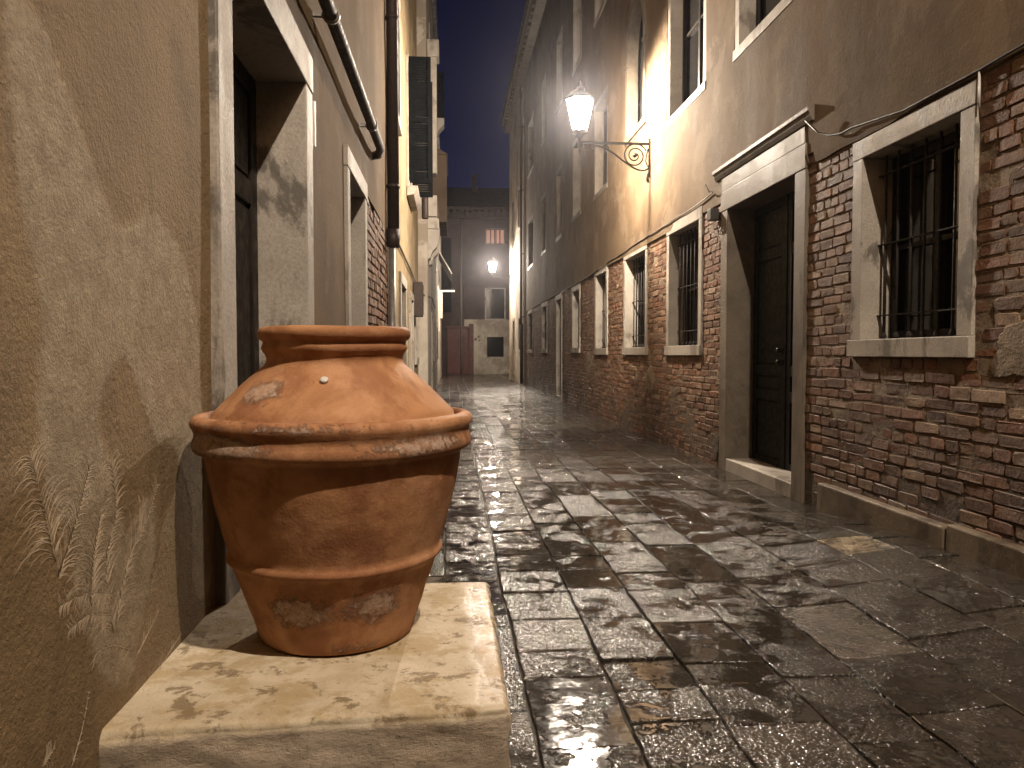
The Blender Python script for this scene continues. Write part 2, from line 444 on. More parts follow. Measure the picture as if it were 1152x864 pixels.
def window(root, Mf, u0, u1, z0, z1, mat='stone', fw=.11, depth=.22, grille=True, pane='glass', sill=.12, top=.13, detail=True, shut=None):
    f = frame_mb(Mf, u0, u1, z0, z1, fw, depth, sill=sill, top=top).build('window', M[mat], root, .005)
    iu0, iu1, iz0, iz1 = u0+fw, u1-fw, z0+sill, z1-top
    p = MB(); p.box(Mf, iu0-.05, iu1+.05, -depth-.06, -depth-.035, iz0-.05, iz1+.05); p.build('pane', M[pane], f)
    if detail:
        s = MB()
        for a, b in ((iu0, iu0+.05), (iu1-.05, iu1), ((iu0+iu1)/2-.03, (iu0+iu1)/2+.03)): s.box(Mf, a, b, -depth-.034, -depth+.004, iz0, iz1)
        for a, b in ((iz0, iz0+.055), (iz1-.055, iz1), (iz0+(iz1-iz0)*.5-.015, iz0+(iz1-iz0)*.5+.015)): s.box(Mf, iu0+.051, iu1-.051, -depth-.034, -depth, a, b)
        s.build('sash', M['door_brown'], f)
    if grille:
        g = MB(); nb = max(3, round((iu1-iu0)/.15))
        for i in range(nb):
            u = iu0+(iu1-iu0)*(i+.5)/nb
            g.tube([Mf(u, -depth*.55, iz0-.01), Mf(u, -depth*.55, iz1+.01)], .0085, 6)
            g.lathe([(.004, 0), (.018, .01), (.02, .022), (.013, .038), (.009, .045)], Mf(u, -depth*.55, iz0), 10)
        for q in (.13, .52, .9):
            zz = iz0+(iz1-iz0)*q
            g.box(Mf, iu0-.01, iu1+.01, -depth*.55-.012, -depth*.55+.012, zz-.004, zz+.004)
        g.build('grille', M['iron_rust'], f)
    return f

# ------------------------------------------------------------------ ground and paving
def gz(x, y):
    return .1*sm((x-1.5)/1.2)*sm((5.9-y)/1.8)
g = MB()
xs = [-300, -60, -10, -1, 0, .8, 1.5, 1.9, 2.3, 2.7, 3.0, 10, 60, 300]
ys = [-300, -60, -8, 0, 3, 4, 4.6, 5.2, 5.9, 7, 12, 30, 60, 300]
vs = [(x, y, gz(min(x, 2.8), y)-.012 if -20 < y < 60 else -.012) for x in xs for y in ys]
n_ = len(ys)
g.add(vs, [(i*n_+j, (i+1)*n_+j, (i+1)*n_+j+1, i*n_+j+1) for i in range(len(xs)-1) for j in range(n_-1)])
tag(g.build('ground', M['grout']), kind='structure')

joints = [-.68, -.34, -.03, .27, .57, .87, 1.20, 1.52, 1.86, 2.22, 2.54, 2.86]
def jx(i, y):
    if i in (0, len(joints)-1): return joints[i]
    return joints[i] + .03*n1(y*.35, i*1.7) + .012*n1(y*1.5, i*3.1)
pv = MB()
GAP = .0025
def slab(x00, x10, x11, x01, y0, y1, tint, i):
    # corners (x00,y0) (x10,y0) (x11,y1) (x01,y1)
    hz = rnd.uniform(-.0035, .0035); tx = rnd.uniform(-.0022, .0022); ty = rnd.uniform(-.003, .003)
    K = 7 if y0 < 9 else 3
    sy = rnd.uniform(-.006, .006)
    top = []
    for a in range(K+1):
        for b in range(K+1):
            fu, fv = a/K, b/K
            e = .006
            xa = x00+(x01-x00)*fv; xb = x10+(x11-x10)*fv
            x = xa+GAP+e+(xb-xa-2*GAP-2*e)*fu; y = y0+GAP+e+(y1-y0-2*GAP-2*e)*fv + sy*(fu-.5)
            if a in (0, K): x += .005*n1(y*11, x*3+i)+.003*rnd.uniform(-1, 1)
            if b in (0, K): y += .006*n1(x*9, y*3)+.0025*rnd.uniform(-1, 1)
            z = gz(x, y)+hz+tx*(fu-.5)*2+ty*(fv-.5)*2+.0022*noise.noise(Vector((x*5, y*5, .3)))
            if y < 20: top.append((x, y, z+.004))
            else: top.append((x, y, z+.004))
    def ring(off, dz):
        out = []
        def P(a, b): return top[a*(K+1)+b]
        path = [(a, 0) for a in range(K)]+[(K, b) for b in range(K)]+[(a, K) for a in range(K, 0, -1)]+[(0, b) for b in range(K, 0, -1)]
        for a, b in path:
            x, y, z = P(a, b)
            ox = -off if a == 0 else (off if a == K else 0); oy = -off if b == 0 else (off if b == K else 0)
            out.append((x+ox, y+oy, z+dz))
        return out, [a*(K+1)+b for a, b in path]
    r1, path = ring(.0035, -.003); r2, _ = ring(.0045, -.02)
    r0 = [top[q] for q in path]; vs = top+r0+r1+r2; T = len(top); L = len(r1)
    fs = [(a*(K+1)+b, (a+1)*(K+1)+b, (a+1)*(K+1)+b+1, a*(K+1)+b+1) for a in range(K) for b in range(K)]
    for q in range(L):
        w_ = (q+1) % L
        fs.append((T+q, T+L+q, T+L+w_, T+w_)); fs.append((T+L+q, T+2*L+q, T+2*L+w_, T+L+w_))
    pv.add(vs, fs, tint, False)
    for q in range(K*K): pv.smooth[len(pv.smooth)-len(fs)+q] = True
for i in range(len(joints)-1):
    y = -9-rnd.uniform(0, .4)
    while y < 46:
        big = (i >= 6 and y < 6)
        L = rnd.uniform(.38, .80) if big else rnd.uniform(.26, .54)
        if rnd.random() < .1: L *= .6
        y1 = y+L
        if i == 9 and y < 4.13 < y1: y1 = 4.13
        if i == 9 and abs(y-4.13) < .01: y1 = 4.5
        k = rnd.uniform(.5, 1.3)
        t = (.040*k, .031*k, .022*k)
        if i == 9 and abs(y-4.13) < .01: t = (.58, .47, .32)
        if rnd.random() < .06: t = (.07, .054, .038)
        slab(jx(i, y), jx(i+1, y), jx(i+1, y1), jx(i, y1), y, y1, t, i)
        y = y1
tag(pv.build('paving', M['paving'], attr='tint', recalc=False), kind='structure')

# ------------------------------------------------------------------ right-hand building (brick below, plaster above)
LOW = [(3.95, 5.21, 1.18, 2.66), (8.45, 9.87, 1.18, 2.85), (10.86, 12.36, 1.18, 2.83), (13.67, 14.87, 1.18, 2.82), (16.62, 17.72, 1.22, 2.74), (22.35, 23.65, 1.22, 2.74), (26.3, 27.9, 1.22, 2.75)]
DOOR = (5.92, 7.83, 0, 2.86)
DOOR2 = (19.35, 20.4, 0, 2.74)
UP = [(6.1, 7.5, 4.08, 6.3), (8.36, 9.88, 4.10, 6.3), (13.65, 15.0, 4.16, 6.0), (16.45, 17.65, 4.2, 6.0), (19.3, 20.4, 4.15, 6.0), (22.6, 23.7, 4.2, 6.0), (26.0, 27.9, 4.2, 6.0)]
ARCH = (10.95, 12.2, 4.5, 6.75)
NEAR = [(.9, 2.3, 1.18, 2.66), (-2.2, -.9, 1.18, 2.66)]       # beside and behind the camera
TOPW = [(u0, u1, 7.5, 9.4) for u0, u1 in ((3.6, 4.8), (6.1, 7.5), (8.36, 9.88), (11.0, 12.2), (13.65, 15.0), (16.45, 17.65), (19.3, 20.4), (22.6, 23.7), (26.0, 27.9))]
def pl_bottom(u):
    P = [(-9, 2.7), (3.5, 2.69), (5.8, 2.67), (5.9, 3.02), (7.9, 3.02), (8.05, 2.93), (8.5, 2.90), (10.6, 2.88), (13.4, 2.84), (15.2, 2.78), (17, 2.77), (30, 2.77)]
    for (a, za), (b, zb) in zip(P, P[1:]):
        if a <= u <= b: z = za+(zb-za)*(u-a)/(b-a); break
    else: z = 2.75
    return z + .012*n1(u*4) + .01*n1(u*13)
rb = thing('plastered_building', (XR+3, 12, 0), 'long brown plastered building on the right with exposed red brick ground floor and stone windows', 'building')
mb = MB()
facade(mb, MR, -9, 29.4, 2.6, 11.4, [h for h in LOW if h[3] > 9]+UP+[ARCH]+TOPW, n=.022, thk=.30, step=.18, bottom=pl_bottom, wob=.012)
wall = mb.build('plaster_wall', M['plaster_r'], rb)
mb = MB()
holes_low = LOW+NEAR+[DOOR, DOOR2]
facade(mb, MR, -9, 29.4, -.05, 3.12, holes_low, n=-.0055, thk=.25, step=.12, wob=.003)
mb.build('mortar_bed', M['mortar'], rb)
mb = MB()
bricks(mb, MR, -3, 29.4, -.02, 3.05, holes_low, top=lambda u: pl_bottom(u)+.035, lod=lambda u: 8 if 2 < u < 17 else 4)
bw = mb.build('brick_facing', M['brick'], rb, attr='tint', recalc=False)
# flat remnants of old render on the brick
M['render_patch'] = plaster('old_render_remnant', (.19, .135, .095), (.10, .062, .042), (.25, .20, .15), .5, bump=.010)
for cu, cz, ru, rz in ((3.60, 1.20, .20, .15), (3.25, .93, .22, .20), (10.7, .85, .28, .2), (7.98, .22, .10, .14), (15.6, .95, .4, .25)):
    mb = MB(); K = 60; outl = []
    for t_ in range(K):
        a = 2*math.pi*t_/K; q = 1+.45*n1(math.cos(a)*1.6+cu*3, math.sin(a)*1.6+cz)+.10*n1(math.cos(a)*5+cu, math.sin(a)*5)+.05*n1(math.cos(a)*14, math.sin(a)*14)
        outl.append((cu+ru*q*math.cos(a), cz+rz*q*math.sin(a)))
    vs = [MR(cu, .009, cz)]+[MR(cu+(p-cu)*s_, nn+.004*n1(p*9, q*9), cz+(q-cz)*s_) for s_, nn in ((.5, .009), (.9, .007), (1., -.004)) for p, q in outl]
    fs = [(0, 1+t_, 1+(t_+1) % K) for t_ in range(K)]
    for L_ in (0, 1): fs += [(1+L_*K+t_, 1+L_*K+K+t_, 1+L_*K+K+(t_+1) % K, 1+L_*K+(t_+1) % K) for t_ in range(K)]
    mb.add(vs, fs)
    mb.build('render_remnant', M['mortar'], rb)

for i, h in enumerate(LOW):
    window(rb, MR, *h, fw=.125 if i == 0 else .115, depth=.2, grille=True, detail=(i < 3), mat='stone' if i in (1, 2, 3) else 'stone_sooty')
for h in NEAR: window(rb, MR, *h)
for i, h in enumerate(UP): window(rb, MR, *h, fw=.11, depth=.15, grille=False, sill=.10, top=.12, detail=i < 3, mat='stone' if i < 2 else 'stone_dark')
for h in TOPW: window(rb, MR, *h, fw=.1, depth=.2, grille=False, sill=.1, top=.1, detail=False)
# curtain folds behind the nearest window
# gothic arched window
mb = MB()
u0, u1, z0, z1 = ARCH; fw = .13; zs_ = 5.75; c_ = (u0+u1)/2
def arch_pts(w, zspring, h, n=9):
    out = []
    for i in range(n+1):            # left side up, ogival
        t = i/n; out.append((c_-w*(1-t**1.6*.0)*math.cos(t*math.pi/2)**.75, zspring+h*math.sin(t*math.pi/2)**1.15))
    return out
def arc_ring(w_in, h_in, w_out, h_out):
    a = arch_pts(w_in, zs_, h_in); b = arch_pts(w_out, zs_, h_out)
    for i in range(len(a)-1):
        for sgn in (1, -1):
            q = [a[i], a[i+1], b[i+1], b[i]]
            q = [(c_+(p[0]-c_)*sgn, p[1]) for p in q]
            mb.slab(MR, q, -.13, .045)
W = (u1-u0)/2
arc_ring(W-fw, .74, W, .92)
mb.box(MR, u0, u0+fw, -.13, .045, z0+.1, zs_-.06); mb.box(MR, u1-fw, u1, -.13, .045, z0+.1, zs_-.06)
mb.box(MR, u0-.02, u0+fw+.02, -.13, .06, zs_-.058, zs_-.002); mb.box(MR, u1-fw-.02, u1+.02, -.13, .06, zs_-.058, zs_-.002)
mb.box(MR, u0-.02, u1+.02, -.13, .06, z0, z0+.098)
aw = mb.build('arched_window', M['stone_dark'], rb, .004)
mb = MB(); mb.box(MR, u0+.02, u1-.02, -.20, -.15, z0+.02, z1-.02); mb.build('pane', M['glass'], aw)
mb = MB()
outp = arch_pts(W, zs_, .92)
for sgn in (1, -1):
    pts = [(c_+(p[0]-c_)*sgn, p[1]) for p in outp]
    for p, q in zip(pts, pts[1:]):
        mb.slab(MR, [p, q, (q[0], z1), (p[0], z1)] if q[1] < z1-.001 else [p, (p[0], z1), (q[0], z1)], -.2, .0215)
mb.build('arch_spandrel', M['plaster_r'], rb)

# main door with panelled leaf
def stone_door(root, Mf, u0, u1, z0, z1, fw, depth, step, leafmat, top=.2, frieze=True, mat='stone_dark', panels=True, knob_side=1):
    mb = MB()
    mb.box(Mf, u0, u0+fw, -depth, .025, z0, z1-top, .002); mb.box(Mf, u1-fw, u1, -depth, .025, z0, z1-top, .002)
    mb.box(Mf, u0-.003, u1+.003, -depth, .03, z1-top+.002, z1, .002)
    f = mb.build('door', M[mat], root, .006)
    s = MB(); s.box(Mf, u0+fw+.002, u1-fw-.002, -depth, .02, z0, z0+step, .002); s.build('threshold', M['stone'], f, .008)
    iu0, iu1, iz0, iz1 = u0+fw, u1-fw, z0+step, z1-top
    lf = MB(); lf.box(Mf, iu0-.02, iu1+.02, -depth-.06, -depth-.01, iz0-.02, iz1+.02)
    mid = (iu0+iu1)/2
    if panels:
        for a, b in ((iu0, mid-.012), (mid+.012, iu1)):
            ph = [(iz0+.06, iz0+.62), (iz0+.72, iz0+.86), (iz0+.96, iz1-.55), (iz1-.45, iz1-.08)]
            lf.box(Mf, a, a+.09, -depth-.008, -depth+.012, iz0, iz1); lf.box(Mf, b-.09, b, -depth-.008, -depth+.012, iz0, iz1)
            zz = iz0
            for p0, p1 in ph+[(iz1, iz1)]:
                lf.box(Mf, a+.091, b-.091, -depth-.008, -depth+.010, zz, p0)
                if p1 > p0:
                    lf.box(Mf, a+.11, b-.11, -depth-.009, -depth+.002, p0+.02, p1-.02)
                zz = p1
        lf.box(Mf, mid-.022, mid+.022, -depth-.007, -depth+.022, iz0, iz1)
    lf.build('leaf', M[leafmat], f, .004)
    for dz in (0, .11):
        k = MB()
        c = Vector(Mf(mid+knob_side*.07, -depth+.012, 1.12+dz)); e = Vector(Mf(mid+knob_side*.07, -depth+.07, 1.12+dz))
        k.tube([c, c+(e-c)*.15, c+(e-c)*.5, c+(e-c)*.7, c+(e-c)*.9, e], .01, 12, rs=[.03, .028, .009, .024, .026, .012])
        k.build('knob', M['iron'], f)
    return f
dr = stone_door(rb, MR, *DOOR, fw=.19, depth=.27, step=.13, leafmat='door')
fz = MB(); fz.box(MR, DOOR[0]+.02, DOOR[1]-.02, -.05, .028, DOOR[3]+.003, 3.0)
fz.build('frieze', M['stone_dark'], dr, .004)
cn = MB(); cn.prism(MR, [(-.05, 3.003), (.035, 3.003), (.05, 3.03), (.055, 3.04), (.062, 3.065), (.075, 3.073), (.075, 3.105), (-.05, 3.15)], DOOR[0]-.12, DOOR[1]+.14)
cn.build('cornice', M['stone_dark'], dr, .003)
stone_door(rb, MR, *DOOR2, fw=.1, depth=.2, step=.1, leafmat='door_brown', top=.14, mat='stone', panels=False)
# lower stone course
mb = MB(); mb.box(MR, 4.09, 5.59, -.05, .062, -.03, .225, .006); mb.box(MR, 2.2, 4.075, -.05, .058, -.03, .245, .006); mb.box(MR, .2, 2.19, -.05, .06, -.03, .245, .006)
mb.build('stone_plinth', stone('wet_plinth_stone', (.21, .165, .115), (.06, .045, .032), .25, stain=(.45, .62)), rb, .012)
# eaves with rafter ends
mb = MB(); mb.box(MR, -9, 36, -.6, .30, 11.42, 11.50); mb.box(MR, -9, 36, -.6, .42, 11.74, 11.84)
mb.build('eaves', M['stone_dark'], rb)
mb = MB()
u = -1.
while u < 36:
    mb.box(MR, u, u+.22, -.3, .38, 11.503, 11.738); u += .5
mb.build('rafter_ends', M['stone_dark'], rb)
mb = MB()
mb.slab(MR, [(-9, 11.845), (36.2, 11.845), (36.2, 11.9), (-9, 11.9)], -.4, .45)
mb.prism(MR, [(.5, 11.905), (-4.5, 14), (-9, 11.905)], -9, 36.2); mb.build('roof', M['roof'], rb)
mb = MB(); mb.box(MR, -9, 36, -9, -.62, 0, 11.41); mb.build('rear_wall', M['plaster_far'], rb)

# second right-hand house, lit by the far lamp
rc = thing('pale_house', (XR+1, 32, 0), 'pale plastered house end glowing under the far street lamp on the right', 'building')
mb = MB(); H2 = [(30.4, 31.3, 1.25, 2.75), (33.2, 34.2, 1.25, 2.75)]; U2 = [(30.6, 31.6, 6.2, 8.0), (33.6, 34.6, 6.2, 8.0)]
facade(mb, MXR(2.80), 29.42, 36, 0, 11.4, H2+U2, n=.03, thk=.3, step=.5)
mb.box(MYF(36.3), 2.77, 6, 0, .28, 0, 11.4)
mb.build('wall', M['plaster_w'], rc)
for h in H2+U2: window(rc, MXR(2.77), *h, grille=False, detail=False)
mb = MB(); mb.tube([(2.70, 29.45, 11.3), (2.70, 29.45, 2.3)], .05, 10); mb.tube([(2.71, 29.45, 2.35), (2.71, 29.45, .05)], .06, 10)
for z in (2.6, 5.0, 7.4, 9.8): mb.box(MR, 29.38, 29.52, 0, .18, z, z+.03)
mb.build('downpipe', M['pipe'], rc)

# small fixtures on the right wall
t_ = thing('wall_lamp_box', (2.79, 7.98, 2.6), 'small black box light with white side fixed beside the right doorway', 'light fitting')
mb = MB(); mb.box(MR, 7.90, 8.02, .02, .11, 2.60, 2.72); mb.build('housing', M['cable'], t_, .006)
mb = MB(); mb.box(MR, 8.022, 8.032, .025, .105, 2.605, 2.715); mb.build('side_plate', M['white'], t_, .002)
def cable(name, pts, r, mat, label, cat='cable'):
    mb = MB(); mb.tube(pts, r, 6); return tag(mb.build(name, mat), label, cat)
pts = [(XR-.035+.004*n1(u*2), u, pl_bottom(u)-.012+.012*n1(u*1.1, 4)) for u in [8.05+.25*i for i in range(0, 46)]]
cable('wall_cable', [(2.70, 8.05, 3.0), (2.76, 8.1, 2.93)]+pts, .007, M['pipe_grey'], 'thin grey cable running under the plaster edge from the door cornice past the lit windows')
pts = [(2.72, 5.78, 2.99), (2.76, 5.65, 2.86), (2.775, 5.5, 2.80), (2.78, 5.35, 2.77), (2.785, 5.2, 2.77), (2.79, 4.6, 2.70), (2.79, 3.9, 2.70), (2.79, 3.2, 2.72), (2.79, 2.0, 2.70)]
cable('sagging_cable', pts, .008, M['cable'], 'dark sagging cable between the right door cornice and the nearest brick wall window')
mb = MB(); mb.tube([(2.79, 3.915, 2.69), (2.792, 3.912, 2.5)], .006, 6); tag(mb.build('wire_end', M['white']), 'short white wire hanging at the upper corner of the nearest right window frame', 'wire')

# ------------------------------------------------------------------ left: ochre house
la = thing('ochre_house', (XL-2, 3, 0), 'ochre stucco house wall filling the left edge with a deep stone doorway', 'building')
LD = (2.17, 3.61, 0, 2.54); LW = (4.85, 5.98, 1.0, 2.49)
def poly_in(u, z, P):
    c = False; k = len(P)
    for i in range(k):
        (a, b), (d, e) = P[i], P[(i+1) % k]
        if (b > z) != (e > z) and u < (d-a)*(z-b)/(e-b)+a: c = not c
    return c
PATCH = [[(1.18, 1.75), (1.30, 1.72), (1.42, 1.60), (1.50, 1.48), (1.62, 1.45), (1.72, 1.52), (1.93, 1.45), (2.05, 1.30), (2.10, 1.0), (2.14, .55), (2.0, .55), (1.97, .85), (1.88, .97), (1.76, 1.0), (1.68, 1.09), (1.60, 1.20), (1.50, 1.15), (1.45, 1.05), (1.55, 1.0), (1.52, .92), (1.42, .88), (1.30, .95), (1.25, 1.10), (1.28, 1.25), (1.22, 1.42)],
         [(1.36, .93), (1.52, .95), (1.60, .82), (1.72, .92), (1.76, .8), (1.70, .66), (1.58, .52), (1.46, .60), (1.38, .75)]]
HOLE = [(1.46, 1.36), (1.62, 1.36), (1.66, 1.24), (1.5, 1.26)]
def scrape(u, z):
    if not (.9 < u < 2.3 and .2 < z < 2.0): return .18+.12*noise.noise(Vector((u, z, 8)))
    s_ = 0; k = 0
    for du in (-.03, 0, .03):
        for dz in (-.03, 0, .03):
            k += 1; s_ += any(poly_in(u+du, z+dz, P) for P in PATCH)
    return .1+.8*s_/k
mb = MB()
facade(mb, ML, .85, 2.3, -.05, 2.6, [(LD[0], 2.4, 0, LD[3])], n=0, thk=.3, step=.022, wob=.010, attrf=scrape)
nw = mb.build('stucco_wall', M['plaster_l'], la, attr='scrape')
mb = MB()
facade(mb, ML, -9, .85, -.05, 9, [(-3, -1.8, 0, 2.5)], n=0, thk=.3, step=.3, wob=.010, attrf=lambda u, z: .2)
facade(mb, ML, .85, 2.3, 2.6, 9, [], n=0, thk=.3, step=.3, wob=.010, attrf=lambda u, z: .2)
facade(mb, ML, 2.3, 8.15, -.05, 9, [(2.2, LD[1], 0, LD[3]), LW, (6.12, 8.14, -.06, 2.46), (4.6, 5.9, 4.2, 6.2)], n=0, thk=.3, step=.3, wob=.010, attrf=lambda u, z: .2)
M['plaster_l2'] = plaster('ochre_stucco', (.165, .108, .058), (.115, .076, .042), (.19, .135, .08), .45, rough=.92, bump=.004)
mb.build('upper_stucco_wall', M['plaster_l2'], la)
mb = MB(); facade(mb, ML, 6.12, 8.14, -.05, 2.47, [], n=-.03, thk=.05, step=.4); mb.build('mortar_bed', M['mortar'], la)
mb = MB(); bricks(mb, ML, 6.13, 8.13, .0, 2.45, [], n_face=-.008); mb.build('brick_patch', M['brick'], la, attr='tint', recalc=False)
ld = stone_door(la, ML, *LD, fw=.15, depth=.2, step=.08, leafmat='door_brown', top=.16, mat='stone_sooty', knob_side=-1)
window(la, ML, *LW, fw=.13, depth=.22, mat='stone', grille=False, sill=.12)
window(la, ML, 4.6, 5.9, 4.2, 6.2, grille=False, detail=False)
stone_door(la, ML, -3, -1.8, 0, 2.5, fw=.13, depth=.2, step=.08, leafmat='door', top=.16, mat='stone')
mb = MB(); mb.box(ML, -9, 8.15, -6, -.35, 0, 9); mb.prism(ML, [(.35, 9.0), (.35, 9.06), (-3, 10.5), (-6.3, 9.06), (-6.3, 9.0)], -9, 8.2); mb.build('roof', M['roof'], la)

# feathery lime growths scratched in relief on the stucco
lm = MB()
def ribbon(pts, r0, r1):
    k = len(pts)
    lm.tube([ML(u, -r0*.30+.010*noise.noise(Vector((u*.9, z*.9, 1.3))), z) for u, z in pts], r0, 5, rs=[r0+(r1-r0)*i/(k-1) for i in range(k)])
def spline(P, n=10):
    out = []
    for i in range(n+1):
        t = i/n*(len(P)-1); a = min(int(t), len(P)-2); f = t-a
        p0, p1, p2, p3 = P[max(a-1, 0)], P[a], P[a+1], P[min(a+2, len(P)-1)]
        out.append(tuple(.5*((2*p1[q])+(-p0[q]+p2[q])*f+(2*p0[q]-5*p1[q]+4*p2[q]-p3[q])*f*f+(-p0[q]+3*p1[q]-3*p2[q]+p3[q])*f**3) for q in (0, 1)))
    return out
STEMS = [[(1.316, 0.826), (1.372, 0.895), (1.434, 0.994)] ,
[(1.31, 0.858), (1.279, 0.945), (1.238, 1.04)] ,
[(1.519, 0.662), (1.497, 0.807), (1.543, 0.89), (1.524, 0.989)] ,
[(1.533, 0.675), (1.596, 0.78), (1.691, 0.841), (1.757, 0.911)] ,
[(1.631, 0.574), (1.691, 0.599), (1.756, 0.626)] ,
[(1.645, 0.484), (1.75, 0.497), (1.9, 0.523)] ,
[(1.609, 0.592), (1.518, 0.637), (1.444, 0.649), (1.434, 0.628)] ,
[(1.346, 0.494), (1.388, 0.543), (1.415, 0.595)] ,
[(1.513, 0.742), (1.423, 0.77), (1.321, 0.78)] ,
[(1.515, 0.698), (1.421, 0.73), (1.349, 0.729)] ,
[(1.254, 0.544), (1.289, 0.555)] ,
[(1.431, 0.744), (1.443, 0.821), (1.473, 0.897)] ,
]
for si, P in enumerate(STEMS):
    S = spline(P, 12)
    ribbon(S, .0015, .0009)
    big = len(P) >= 3 and si not in (4, 5, 6, 7, 10)
    nbarb = 40 if big else 8
    for q in range(nbarb):
        t = (q+rnd.random())/nbarb; a = min(int(t*12), 11)
        u, z = S[a][0]+(S[a+1][0]-S[a][0])*(t*12-a), S[a][1]+(S[a+1][1]-S[a][1])*(t*12-a)
        du, dz = S[a+1][0]-S[a][0], S[a+1][1]-S[a][1]; l_ = math.hypot(du, dz); du /= l_; dz /= l_
        for sg in (1, -1):
            if rnd.random() < .2: continue
            L = (.05 if si in (8, 9) else .12 if big else .035)*(1-.55*t)*rnd.uniform(.45, 1.2)
            ang = sg*rnd.uniform(.5, .85); pts = []
            pu, pz = u, z; dd = math.atan2(dz, du)+ang
            for k_ in range(6):
                pts.append((pu, pz)); pu += math.cos(dd)*L/5; pz += math.sin(dd)*L/5; dd += sg*.22+(-.10 if math.cos(dd) > 0 else .10)
            ribbon(pts, .0011, .0006)
lm.build('lime_fronds', M['lime'], la)

# strip, pipes
mb = MB(); mb.box(ML, 3.70, 3.72, .012, .022, 2.17, 2.38); tag(mb.build('conduit_strip', M['white']), 'thin vertical white strip on the ochre wall beside the left doorway', 'conduit')
t_ = thing('wall_pipe', (XL+.08, 4.5, 2.86), 'dark horizontal pipe with a stone clamp high on the left ochre wall', 'pipe')
mb = MB(); mb.tube([(XL-.05, 2.5, 2.80), (XL+.06, 2.55, 2.80), (XL+.085, 2.7, 2.81), (XL+.085, 3.8, 2.82), (XL+.085, 5.0, 2.84), (XL+.085, 6.4, 2.87), (XL+.05, 6.6, 2.87), (XL-.03, 6.65, 2.87)], .034, 14); mb.build('tube', M['pipe'], t_)
for u, z in ((3.80, 2.82), (5.7, 2.853)):
    mb = MB(); mb.tube([(XL+.085, u-.015, z), (XL+.085, u+.015, z)], .043, 16); mb.box(ML, u-.012, u+.012, 0, .05, z-.012, z+.012); mb.build('clamp', M['pipe_grey'], t_)
t_ = thing('downpipe', (XL+.05, 8.05, 0), 'thick dark downpipe between the ochre house and the yellow house on the left', 'pipe')
mb = MB(); mb.tube([(XL+.065, 8.05, 9.2), (XL+.065, 8.05, 2.42)], .062, 14); mb.tube([(XL+.065, 8.05, 2.48), (XL+.065, 8.05, 2.38), (XL+.055, 8.05, 2.30)], .07, 14)
mb.build('upper_pipe', M['pipe'], t_)
mb = MB(); mb.tube([(XL+.05, 8.05, 2.36), (XL+.05, 8.05, .02)], .04, 12); mb.build('lower_pipe', M['pipe_grey'], t_)
mb = MB()
for z in (2.9, 4.6, 6.4): mb = MB(); mb.lathe([(.066, 0), (.072, .005), (.072, .03), (.066, .035)], (XL+.065, 8.05, z), 14); mb.build('collar', M['pipe'], t_)

# ------------------------------------------------------------------ left: yellow house
lb = thing('yellow_house', (XL-2, 12, 0), 'yellow plastered house on the left beyond the downpipe', 'building')
BL = [(9.9, 11.2, 0, 2.25), (12.4, 13.3, 0, 2.2), (14.1, 15.2, 1.0, 2.2)]
BU = [(11.95, 13.1, 3.75, 5.75), (9.1, 10.1, 4.0, 5.7)]
mb = MB(); facade(mb, ML, 8.15, 15.9, 0, 9.6, BL+BU, n=-.012, thk=.3, step=.3, wob=.012)
mb.box(MXL(XL), 8.2, 15.85, -5, -.36, 0, 9.6)
mb.build('wall', M['plaster_y'], lb)
stone_door(lb, ML, *BL[0], fw=.12, depth=.2, step=.1, leafmat='door_brown', top=.14, mat='stone')
stone_door(lb, ML, *BL[1], fw=.1, depth=.2, step=.1, leafmat='door_brown', top=.12, mat='stone')
window(lb, ML, *BL[2], grille=False, detail=False)
window(lb, ML, *BU[0], grille=False, sill=.1); window(lb, ML, *BU[1], grille=False, sill=.1)
def shutter(root, Mf, u, n0, n1, z0, z1):
    mb = MB(); t = .02
    mb.box(Mf, u-t, u+t, n0, n0+.05, z0, z1); mb.box(Mf, u-t, u+t, n1-.05, n1, z0, z1)
    for a in (z0, (z0+z1)/2-.03, z1-.06): mb.box(Mf, u-t, u+t, n0+.051, n1-.051, a, a+.06)
    z = z0+.065
    while z < z1-.065:
        if not (z0+z1)/2-.07 < z < (z0+z1)/2+.035: mb.box(Mf, u-.008, u+.008, n0+.05, n1-.05, z, z+.03)
        z += .036
    return mb.build('shutter', M['shutter'], root)
shutter(lb, ML, 11.98, .02, .36, 3.82, 5.72); shutter(lb, ML, 13.06, .02, .36, 3.82, 5.72)
mb = MB(); mb.prism(ML, [(0, 3.60), (.10, 3.62), (.16, 3.70), (.16, 3.75), (0, 3.75)], 11.85, 13.2); mb.build('window_ledge', M['stone'], lb, .004)
mb = MB(); mb.prism(ML, [(-.3, 9.6), (.3, 9.6), (.32, 9.72), (-2.6, 10.6), (-5, 9.72), (-5, 9.6)], 8.15, 15.9); mb.build('roof', M['roof'], lb)
cable('ledge_cable', [(XL+.03, 8.2, 2.50), (XL+.015, 8.6, 2.56), (XL+.015, 10, 2.55), (XL+.015, 12, 2.54), (XL+.015, 14, 2.5), (XL+.02, 15.6, 2.44), (XL+.12, 15.9, 2.40), (XL+.25, 17, 2.42), (XL+.24, 19, 2.40), (XL+.22, 22, 2.5)], .014, M['cable'], 'dark cable running along the yellow house above its doors')
t_ = thing('meter_box', (XL+.05, 14.0, 2.0), 'dark metal cabinet hung on the yellow house above street level', 'cabinet')
mb = MB(); mb.box(ML, 13.6, 13.95, 0, .16, 1.86, 2.46); mb.build('cabinet', M['pipe'], t_, .006)
mb = MB(); mb.box(ML, 13.64, 13.91, .161, .172, 1.9, 2.42); mb.build('cabinet_door', M['pipe'], t_, .004)
